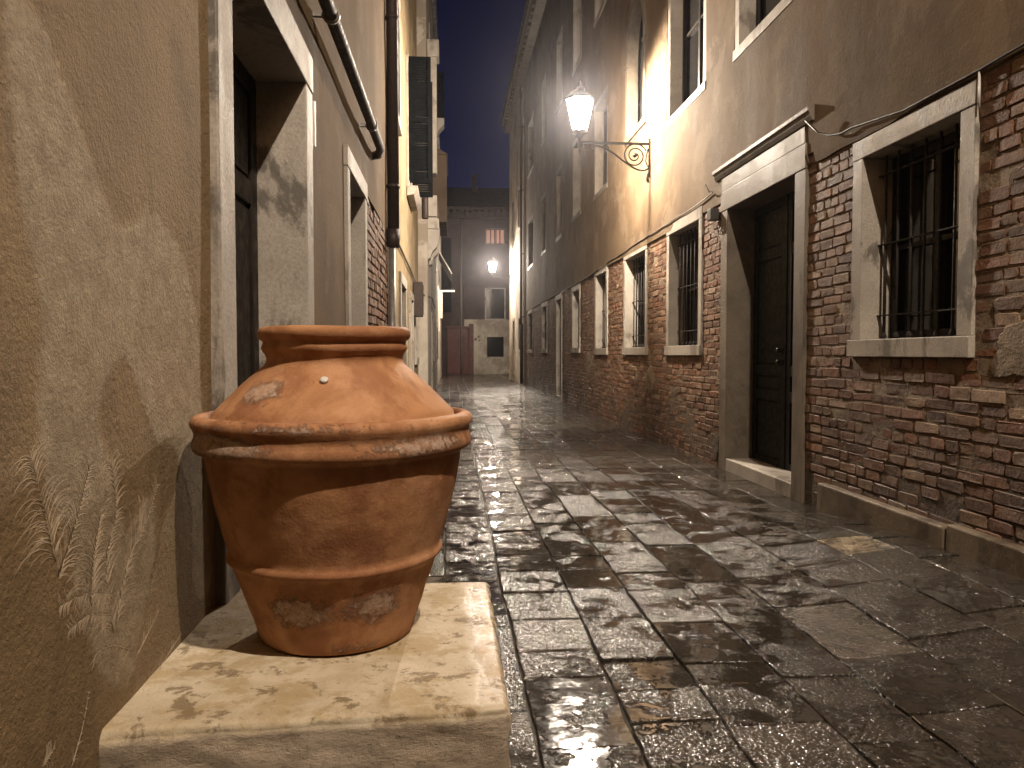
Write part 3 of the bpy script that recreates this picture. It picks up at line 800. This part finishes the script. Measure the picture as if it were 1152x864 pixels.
t_ = thing('wall_spotlight', (XL+.1, 14.2, 4.1), 'brown cylindrical fitting under the dark open shutter on the yellow house', 'light fitting')
mb = MB(); mb.lathe([(.05, 0), (.06, .02), (.06, .42), (.045, .46), (.02, .48)], (XL+.20, 14.0, 3.62), 16); mb.build('housing', M['pipe'], t_)
mb = MB(); mb.tube([(XL-.01, 14.0, 4.0), (XL+.1, 14.0, 4.1), (XL+.2, 14.0, 4.08)], .012, 8); mb.build('bracket', M['iron'], t_)

# left: house with balcony consoles and bay
lc = thing('balcony_house', (XL-2, 20, 0), 'pale streaked house on the left with stone balcony consoles and a brown bay', 'building')
XC = -.47
mb = MB(); CU = [(17.6, 18.7, 6.9, 8.6), (20.0, 21.0, 7.4, 9)]; CL = [(18.6, 19.6, 0, 2.2), (21.2, 22.0, 1.0, 2.2)]
facade(mb, MXL(XC), 15.92, 24, 0, 10.2, CU+CL, n=0, thk=.3, step=.4, wob=.012)
mb.box(MYF(15.92), XC-5, XC-.302, -.3, 0, 0, 10.2)
mb.build('wall', M['plaster_w'], lc)
for h in CU: window(lc, MXL(XC), *h, grille=False, detail=False)
window(lc, MXL(XC), *CL[1], grille=False, detail=False); stone_door(lc, MXL(XC), *CL[0], fw=.1, depth=.15, step=.1, leafmat='door_brown', top=.12, mat='stone', panels=False)
mb = MB()
for u in (16.1, 17.2):
    mb.prism(MXL(XC), [(0, 3.15), (.06, 3.18), (.10, 3.32), (.20, 3.42), (.23, 3.55), (.23, 3.78), (0, 3.78)], u, u+.3)
    mb.prism(MXL(XC), [(0, 3.783), (.24, 3.783), (.24, 3.98), (.18, 4.02), (0, 4.02)], u-.02, u+.32)
mb.box(MXL(XC), 16.0, 18.4, 0, .20, 4.023, 4.45)
mb.build('balcony_console', M['stone'], lc, .01)
mb = MB(); mb.box(MXL(XC), 16.0, 16.35, .0, .20, 4.9, 7.6, .01); mb.box(MXL(XC), 15.97, 16.4, 0, .25, 7.25, 7.6, .01); mb.build('stone_pilaster', M['stone'], lc, .02)
shutter(lc, MXL(XC), 19.2, .12, .33, 6.95, 8.1)
mb = MB(); mb.prism(MXL(XC), [(0, 5.9), (.08, 6.1), (.14, 6.4), (.2, 6.6), (.33, 6.75), (.33, 6.9), (0, 6.9)], 18.9, 19.3); mb.build('scroll_bracket', M['stone'], lc, .01)
mb = MB(); mb.box(MXL(XC), 20.2, 22.6, 0.002, .38, 4.62, 6.35); mb.prism(MXL(XC), [(0, 6.353), (.42, 6.353), (.0, 6.6)], 20.15, 22.65); mb.build('bay', M['bay'], lc, .01)
mb = MB(); mb.prism(MXL(XC), [(-5, 10.2), (.12, 10.2), (.14, 10.3), (-2.5, 11.2), (-5, 10.3)], 15.9, 24.05); mb.build('roof', M['roof'], lc)

le = thing('far_white_house', (XL-2, 30, 0), 'farthest pale house on the left before the red gate', 'building')
mb = MB(); EL = [(25.5, 26.5, 0, 2.2), (29, 30, 1, 2.2), (34, 35, 1, 2.2)]; EU = [(26, 27, 4, 5.6), (31, 32, 4, 5.6)]
facade(mb, MXL(-.50), 24.02, 43.6, 0, 8.2, EL+EU, n=0, thk=.3, step=.6, wob=.02)
mb.build('wall', M['plaster_w'], le)
for h in EL+EU: window(le, MXL(-.50), *h, grille=False, detail=False)
mb = MB(); mb.box(MXL(-.85), 24.05, 43.5, -5, 0, 0, 8.2); mb.prism(MXL(-.85), [(.33, 8.2), (.5, 8.28), (-2.5, 9), (-5, 8.2)], 24.05, 43.5); mb.build('roof', M['roof'], le)
t_ = thing('ledge_shelf', (-.3, 37, 4.2), 'thin white bracket shelf sticking out high on the far left house', 'bracket')
mb = MB(); mb.box(MXL(-.50), 37, 37.2, 0, .70, 4.16, 4.24); mb.box(MXL(-.50), 37, 37.15, .0, .12, 2.9, 4.15); mb.build('shelf', M['white'], t_)
t_ = thing('canvas_awning', (-.3, 33, 4.4), 'grey green awning on the far left house above the white shelf', 'awning')
mb = MB(); mb.prism(MXL(-.50), [(0, 5.6), (.55, 4.65), (.55, 4.55), (.52, 4.55), (0, 5.5)], 33, 36); mb.build('canopy', M['awning'], t_)
mb = MB(); mb.box(MXL(-.50), 33, 36, .552, .575, 4.33, 4.62); mb.build('valance', M['awning'], t_)
mb = MB(); mb.tube([(-.5, 33.02, 5.58), (.06, 33.02, 4.6)], .03, 6); mb.build('arm', M['white'], t_)

# ------------------------------------------------------------------ end of the street
ee = thing('end_house', (2, YE+2, 0), 'grey house closing the street with one pink lit window and a pale ground floor', 'building')
mb = MB(); EW = [(2.08, 3.12, 7.62, 8.42), (2.08, 3.14, 3.25, 4.98), (2.12, 3.1, 1.02, 2.18), (-.25, 1.32, 0, 2.7)]
facade(mb, MEe, -6, 10, 3.2, 9.0, EW, n=0, thk=.3, step=.6, wob=.02)
mb.build('upper_wall', M['plaster_e'], ee)
mb = MB(); facade(mb, MEe, .8, 10, 0, 3.2, EW, n=.03, thk=.3, step=.5, wob=.02); mb.build('pale_ground_floor', M['plaster_w'], ee)
mb = MB(); facade(mb, MEe, -6, .8, 0, 3.2, EW, n=.0, thk=.3, step=.5, wob=.02); mb.build('side_wall', M['plaster_e'], ee)
f = frame_mb(MEe, 2.02, 3.18, 7.55, 8.48, .07, .15, sill=.07, top=.07).build('window', M['stone_dark'], ee)
mb = MB(); mb.box(MEe, 2.05, 3.15, -.2, -.16, 7.6, 8.45); mb.build('pane', M['lit_curtain'], f)
mb = MB()
for u in (2.32, 2.55, 2.63, 2.86): mb.box(MEe, u, u+.05, -.155, -.1, 7.62, 8.42)
mb.build('sash', M['door_brown'], f)
for h in EW[1:3]: window(ee, MEe, h[0]-.08, h[1]+.08, h[2]-.1, h[3]+.06, fw=.08, sill=.1, top=.06, grille=False, detail=False, depth=.15)
mb = MB(); mb.box(MEe, -.2, 1.05, -.2, -.1, .0, 2.7)
for i in range(8): mb.box(MEe, -.19+i*.155, -.19+i*.155+.14, -.098, -.06, .05, 2.62)
gt = mb.build('gate', M['red_door'], ee)
mb = MB(); mb.box(MEe, 1.06, 1.34, -.2, .06, 0, 2.95); mb.box(MEe, -.3, 1.05, -.2, .06, 2.705, 2.80); mb.build('gate_post', M['red_door'], ee, .01)
mb = MB(); mb.box(MEe, -6, 10, -.3, .28, 9.0, 9.12); mb.box(MEe, -6, 10, -.3, .5, 9.48, 9.6)
u = -2
while u < 6: mb.box(MEe, u, u+.16, -.1, .42, 9.123, 9.478); u += .36
mb.build('eaves', M['plaster_e'], ee)
mb = MB(); mb.prism(MEe, [(.6, 9.605), (-3.2, 11.5), (-7, 9.605)], -6, 10); mb.build('roof', M['roof'], ee)
mb = MB(); mb.box(MEe, 1.35, 1.65, -2.8, -2.3, 10.4, 12.0); mb.box(MEe, 1.3, 1.7, -2.85, -2.25, 12.0, 12.12); mb.build('chimney', M['roof'], ee)
mb = MB(); mb.box(MEe, -6, 10, -7, -.32, 0, 9.6); mb.build('rear_wall', M['plaster_e'], ee)
mb = MB(); mb.tube([(.62, YE-.06, 9.0), (.62, YE-.06, .05)], .06, 8); mb.build('downpipe', M['pipe_grey'], ee)
mb = MB(); mb.box(MEe, -.9, .05, .002, .06, 3.6, 7.9)
for i in range(1, 5): mb.box(MEe, -.9, .05, .061, .1, 3.6+i*.8, 3.66+i*.8)
mb.build('dark_shutters', M['shutter'], ee)
mb = MB()
for a, b, s_ in ((1.45, 2.05, .10), (1.62, 2.2, .08), (1.66, 1.98, .07)): mb.slab(MEe, [(a-s_, b-s_*.6), (a+s_*.6, b-s_), (a+s_, b+s_*.5), (a-s_*.3, b+s_)], .04, .06)
mb.build('wall_scar', M['stone_dark'], ee)
# the street turns right at the end: a dark wall far behind closes the gap
mb = MB(); mb.box(MYF(43.5), -6.5, -.86, 0, .3, 0, 8.3); tag(mb.build('side_street_wall', M['plaster_e']), 'dark wall of the side street behind the farthest left house', 'wall')

# unseen house added behind the viewpoint to keep blue sky glow off the brick
bh = thing('sky_block_house', (1, -10, 0), 'unseen brown plastered house added behind the viewpoint to block sky light', 'building')
MB_ = lambda u, n, z: (u, -9.02+n, z)
BH = [(-.2, .9, 0, 2.4), (1.5, 2.4, 1.1, 2.4), (-.3, .7, 4, 5.6), (1.4, 2.4, 4, 5.6)]
mb = MB(); facade(mb, MB_, -6, 9, 0, 11, BH, thk=.3, step=.5); mb.box(MB_, -6, 9, -6, -.32, 0, 11); mb.build('wall', M['plaster_l2'], bh)
for h in BH[1:]: window(bh, MB_, *h, grille=False, detail=False)
stone_door(bh, MB_, *BH[0], fw=.12, depth=.2, step=.1, leafmat='door_brown', top=.14, mat='stone')
mb = MB(); mb.prism(MB_, [(.4, 11.003), (.4, 11.1), (-3, 12.6), (-6.4, 11.1), (-6.4, 11.003)], -6, 9); mb.build('roof', M['roof'], bh)

# ------------------------------------------------------------------ street lanterns
def lantern(loc, arm, power, label, drop=.0):
    """root on the wall plate; wall is at +x side, arm points to -x"""
    root = thing('street_lamp', loc, label, 'street lamp', 'wall bracket street lanterns along the right side of the street')
    x0, y0, z0 = loc
    P = lambda a, b, c: (x0+a, y0+b, z0+c)
    mb = MB()
    mb.box(lambda u, n, z: P(-n, u, z), -.03, .03, 0, .018, -.42, .10)
    mb.tube([P(-.02, 0, -.36), P(-.035, 0, -.42), P(-.03, 0, -.47), P(-.02, 0, -.5)], .01, 8, rs=[.01, .018, .022, .008])
    mb.tube([P(-.02, 0, .1), P(-.02, 0, .15)], .01, 8, rs=[.012, .003])
    mb.build('wall_plate', M['iron'], root)
    mb = MB()
    mb.box(lambda u, n, z: P(-n, u, z), -.014, .014, 0.018, arm, .025, .055)
    # sweeping brace and scroll
    sp = [(-.02, -.30), (-.10, -.33), (-.22, -.30), (-.38, -.20), (-.55, -.08), (-.70, -.01), (-.82, .02)]
    S = spline(sp, 24); mb.tube([P(a*arm, 0, b) for a, b in S], .012, 8)
    spir = []
    for i in range(60):
        t = i/59; r_ = .155*(1-t)**.8+.018; a = t*4.4*math.pi+.4
        spir.append(P(-.215+r_*math.cos(a), 0, -.125+r_*math.sin(a)))
    mb.tube(spir, .010, 8)
    mb.tube([P(-.03, 0, -.03), P(-.05, 0, -.125), P(-.06, 0, -.2), P(-.03, 0, -.28)], .009, 8)
    for a, s_ in ((-.62, .05), (-.80, .04), (-.90, .03)):
        q = []
        for i in range(22):
            t = i/21; r_ = s_*(1-t)+.006; an = t*3*math.pi+1.2
            q.append(P(a*arm+r_*math.cos(an), 0, -.02+r_*math.sin(an)*.8-.0))
        mb.tube(q, .006, 6)
    mb.lathe([(.004, -.03), (.03, -.01), (.036, .015), (.02, .03), (.006, .036)], P(-.215, 0, -.125), 12)
    mb.build('bracket', M['iron'], root)
    cx = -arm
    mb = MB()
    mb.lathe([(.006, -.13), (.016, -.10), (.010, -.07), (.028, -.03), (.034, 0), (.022, .03), (.020, .07), (.045, .10), (.055, .13), (.115, .15), (.12, .165), (.02, .17)], P(cx, 0, .02), 12)
    mb.build('lantern_base', M['iron'], root)
    rb_, rt, zb, zt = .105, .205, .20, .62
    hexp = lambda r_, z_: [P(cx+r_*math.cos(a*math.pi/3+.26), r_*math.sin(a*math.pi/3+.26), z_) for a in range(6)]
    a_, b_ = hexp(rb_, zb), hexp(rt, zt)
    mb = MB(); mb.add(a_+b_, [(i, (i+1) % 6, 6+(i+1) % 6, 6+i) for i in range(6)])
    mb.build('glass', M['lamp_glass'], root)
    mb = MB()
    for p, q in zip(a_, b_): mb.tube([p, q], .0045, 6)
    for ring in (a_, b_):
        for i in range(6): mb.tube([ring[i], ring[(i+1) % 6]], .009, 6)
    mb.build('lantern_frame', M['iron'], root)
    mb = MB()
    mb.lathe([(.215, 0), (.222, .01), (.20, .03), (.13, .09), (.10, .10), (.085, .13), (.09, .15), (.04, .19), (.015, .21), (.022, .235), (.012, .255), (.003, .29)], P(cx, 0, zt+.008), 6, smooth=False)
    mb.build('cap', M['iron'], root)
    li = bpy.data.lights.new('lamp_bulb', 'POINT'); li.energy = power; li.color = LAMP_COL; li.shadow_soft_size = .055
    lo = bpy.data.objects.new('lamp_bulb', li); col.objects.link(lo); lo.parent = root; lo.location = (cx, 0, .50)
    return root
lantern((XR-.022, 10.725, 4.10), 1.0, LAMP_W, 'lit wall lantern on a scrolled iron bracket above the near right-hand windows')
lantern((2.76, 34.2, 4.62), .9, FAR_W, 'distant lit wall lantern near the end of the street')
lantern((XR-.022, -.9, 6.1), 1.15, REAR_W, 'wall lantern behind the viewpoint that lights the clay jar')

# ------------------------------------------------------------------ stone block and terracotta jar
mb = MB()
BX0, BX1, BY0, BY1, BZ = -.675, .115, 1.44, 2.335, .5
NX, NY, NZ = 60, 60, 34
def blk(p):
    x, y, z = p
    # worn rounded edges and rough quarry-dressed sides
    e = .016
    def rd(v, lo, hi):
        return v
    dn = noise.noise(Vector((x*9, y*9, z*9)))
    top = z > BZ-1e-4; side = (abs(y-yf(x)) < .03) or x > BX1-.02
    q = Vector((x, y, z))
    if top: q.z += .003*noise.noise(Vector((x*6, y*6, 0)))+.0012*dn
    else:
        r_ = .010*noise.noise(Vector((x*14, y*14, z*22)))+.006*noise.noise(Vector((x*40, y*40, z*60)))
        f_ = sm((BZ-z)/.03)
        if y < yf(x)+.001: q.y += r_*f_
        if x > BX1-.001+.0: q.x += r_*f_*.7
    # soften corners
    dt = BZ-z; df = y-yf(x); dr_ = BX1-x
    if dt < e and df < e: 
        k = math.hypot(e-dt, e-df)
        if k > e: q.z -= (e-dt)*(1-e/k); q.y += (e-df)*(1-e/k)
    if dt < e and dr_ < e:
        k = math.hypot(e-dt, e-dr_)
        if k > e: q.z -= (e-dt)*(1-e/k); q.x -= (e-dr_)*(1-e/k)
    if df < e and dr_ < e:
        k = math.hypot(e-df, e-dr_)
        if k > e: q.y += (e-df)*(1-e/k); q.x -= (e-dr_)*(1-e/k)
    return q
def yf(x): return BY0+.012+(x-BX0)/(BX1-BX0)*.045
def gridline(a, b, n, fine_a=False, fine_b=False):
    s_ = [a+(b-a)*i/n for i in range(n+1)]
    if fine_a: s_ = [a, a+.004, a+.009, a+.015]+[v for v in s_ if v > a+.02]
    if fine_b: s_ = [v for v in s_ if v < b-.02]+[b-.015, b-.009, b-.004, b]
    return s_
gx = gridline(BX0, BX1, NX, False, True); gy = gridline(0, 1, NY); gzv = gridline(0, BZ, NZ, False, True)
gy = [0, .005, .010, .017]+[v for v in gy if v > .02]
def face(A, B, f):
    vs = [blk(f(a, b)) for a in A for b in B]; k = len(B)
    mb.add(vs, [(i*k+j, (i+1)*k+j, (i+1)*k+j+1, i*k+j+1) for i in range(len(A)-1) for j in range(k-1)], smooth=True)
face(gx, gy, lambda a, b: (a, yf(a)+(BY1-yf(a))*b, BZ))
face(gx, gzv, lambda a, b: (a, yf(a), b))
face(gy, gzv, lambda a, b: (BX1, yf(BX1)+(BY1-yf(BX1))*a, b))
mb.box(lambda u, n, z: (u, n, z), BX0+.01, BX1-.03, BY0+.08, BY1-.002, .0, BZ-.02)
bo = mb.build('stone_block', M['block'], recalc=False)
bm = bmesh.new(); bm.from_mesh(bo.data); bmesh.ops.remove_doubles(bm, verts=bm.verts, dist=.0004); bmesh.ops.recalc_face_normals(bm, faces=bm.faces); bm.to_mesh(bo.data); bm.free()
tag(bo, 'large cream stone block against the left wall carrying the clay jar', 'stone block')

PX, PY, PZ = -.287, 1.957, .502
jar = thing('terracotta_jar', (PX, PY, PZ), 'big orange terracotta oil jar with a flanged collar standing on the stone block', 'jar')
prof = [(.004, 0), (.175, 0), (.187, .004), (.192, .014), (.198, .035), (.213, .08), (.232, .135), (.2475, .18), (.252, .192),
        (.258, .197), (.2635, .203), (.265, .209), (.262, .216), (.259, .222), (.262, .235), (.276, .285), (.292, .345), (.303, .395), (.309, .43), (.312, .455),
        (.318, .462), (.330, .466), (.336, .472), (.3385, .482), (.336, .495), (.333, .502), (.3325, .510), (.335, .518), (.340, .528), (.341, .536), (.338, .545), (.330, .551), (.318, .553), (.311, .549), (.307, .540), (.306, .533), (.298, .532),
        (.293, .555), (.280, .568), (.261, .587), (.242, .606), (.223, .625), (.203, .643), (.185, .659), (.173, .669), (.167, .678), (.166, .686), (.169, .697), (.175, .704), (.178, .712), (.1765, .719),
        (.174, .724), (.175, .729), (.182, .733), (.1865, .741), (.187, .750), (.184, .758), (.176, .763), (.165, .764), (.158, .760), (.154, .750), (.150, .70), (.15, .66), (.2, .60), (.25, .5), (.22, .2), (.17, .03), (.004, .025)]
mb = MB(); K = 128
fine = []
for (a, b), (c, d) in zip(prof, prof[1:]):
    n_ = max(1, int(math.hypot(c-a, d-b)/.014)); fine += [(a+(c-a)*i/n_, b+(d-b)*i/n_) for i in range(n_)]
fine.append(prof[-1])
def bloomv(a, z, r_):
    # a=0 faces the viewer; positive to the right
    v = 0.
    def spot(a0, z0, wa, wz, s_=1.):
        return s_*math.exp(-((a-a0)/wa)**2-((z-z0)/wz)**2)
    v += spot(-.62, .612, .26, .024, 1.)           # pale smear on the left shoulder
    v += spot(-.72, .495, .45, .022, 1.) + spot(.75, .495, .45, .024, .9) + spot(-.15, .536, .3, .01, .35)
    v += spot(-.28, .115, .32, .045, .9) + spot(.52, .12, .34, .05, .75) + spot(-.9, .5, .3, .03, .5) + spot(.35, .02, .5, .018, .55) + spot(-.55, .30, .1, .06, .3)
    v += .25 if .53 < z < .555 and r_ > .3 else 0
    return v
vs = []; cs = []
for (r_, z_) in fine:
    for t in range(K):
        a = 2*math.pi*t/K
        d = .0022*noise.noise(Vector((math.cos(a)*1.3, math.sin(a)*1.3, z_*4)))+.0012*noise.noise(Vector((math.cos(a)*5, math.sin(a)*5, z_*30)))
        rr = max(.002, r_+d) if r_ > .02 else r_
        vs.append((PX+rr*math.cos(a), PY+rr*math.sin(a), PZ+z_+(.0018*noise.noise(Vector((math.cos(a)*1.5, math.sin(a)*1.5, 9))) if z_ > .1 else 0)))
        av = math.atan2(math.cos(a), -math.sin(a))
        b_ = bloomv(av, z_, r_); cs.append((b_, b_, b_))
n_ = len(fine)
mb.v = vs; mb.c = cs
mb.f = [(i*K+t, i*K+(t+1) % K, (i+1)*K+(t+1) % K, (i+1)*K+t) for i in range(n_-1) for t in range(K)]+[tuple(range(K)), tuple(range((n_-1)*K, n_*K))]
mb.smooth = [True]*len(mb.f)
mb.build('vessel', M['pot'], jar, attr='bloom')
mb = MB()
c = Vector((PX+.005, PY-.212, PZ+.640)); nrm = Vector((.0, -.62, .78)).normalized()
mb.tube([c-nrm*.004, c+nrm*.001, c+nrm*.003, c+nrm*.0035], .009, 14, rs=[.0095, .0095, .008, .004])
mb.build('metal_plug', M['white'], jar)

# ------------------------------------------------------------------ thin scattering volume added to imitate lens glare round the lamps
HAZE_D = 0.0008
mb = MB(); mb.box(lambda u, n, z: (u, n, z), -9, 15, -17, 58, -1, 15.5)
hm = bpy.data.materials.new('glare_volume'); hm.use_nodes = True; ht = hm.node_tree
for n_ in list(ht.nodes):
    if n_.type == 'BSDF_PRINCIPLED': ht.nodes.remove(n_)
pvn = ht.nodes.new('ShaderNodeVolumePrincipled'); pvn.inputs['Density'].default_value = HAZE_D; pvn.inputs['Anisotropy'].default_value = .92
pvn.inputs['Color'].default_value = (.86, .86, .95, 1)
ht.links.new(pvn.outputs[0], ht.nodes['Material Output'].inputs['Volume'])
tag(mb.build('glare_haze', hm), kind='stuff')

# ------------------------------------------------------------------ name check helper values
for o in list(bpy.data.objects):
    if o.type == 'MESH': o.data.name = o.name.split('.')[0]
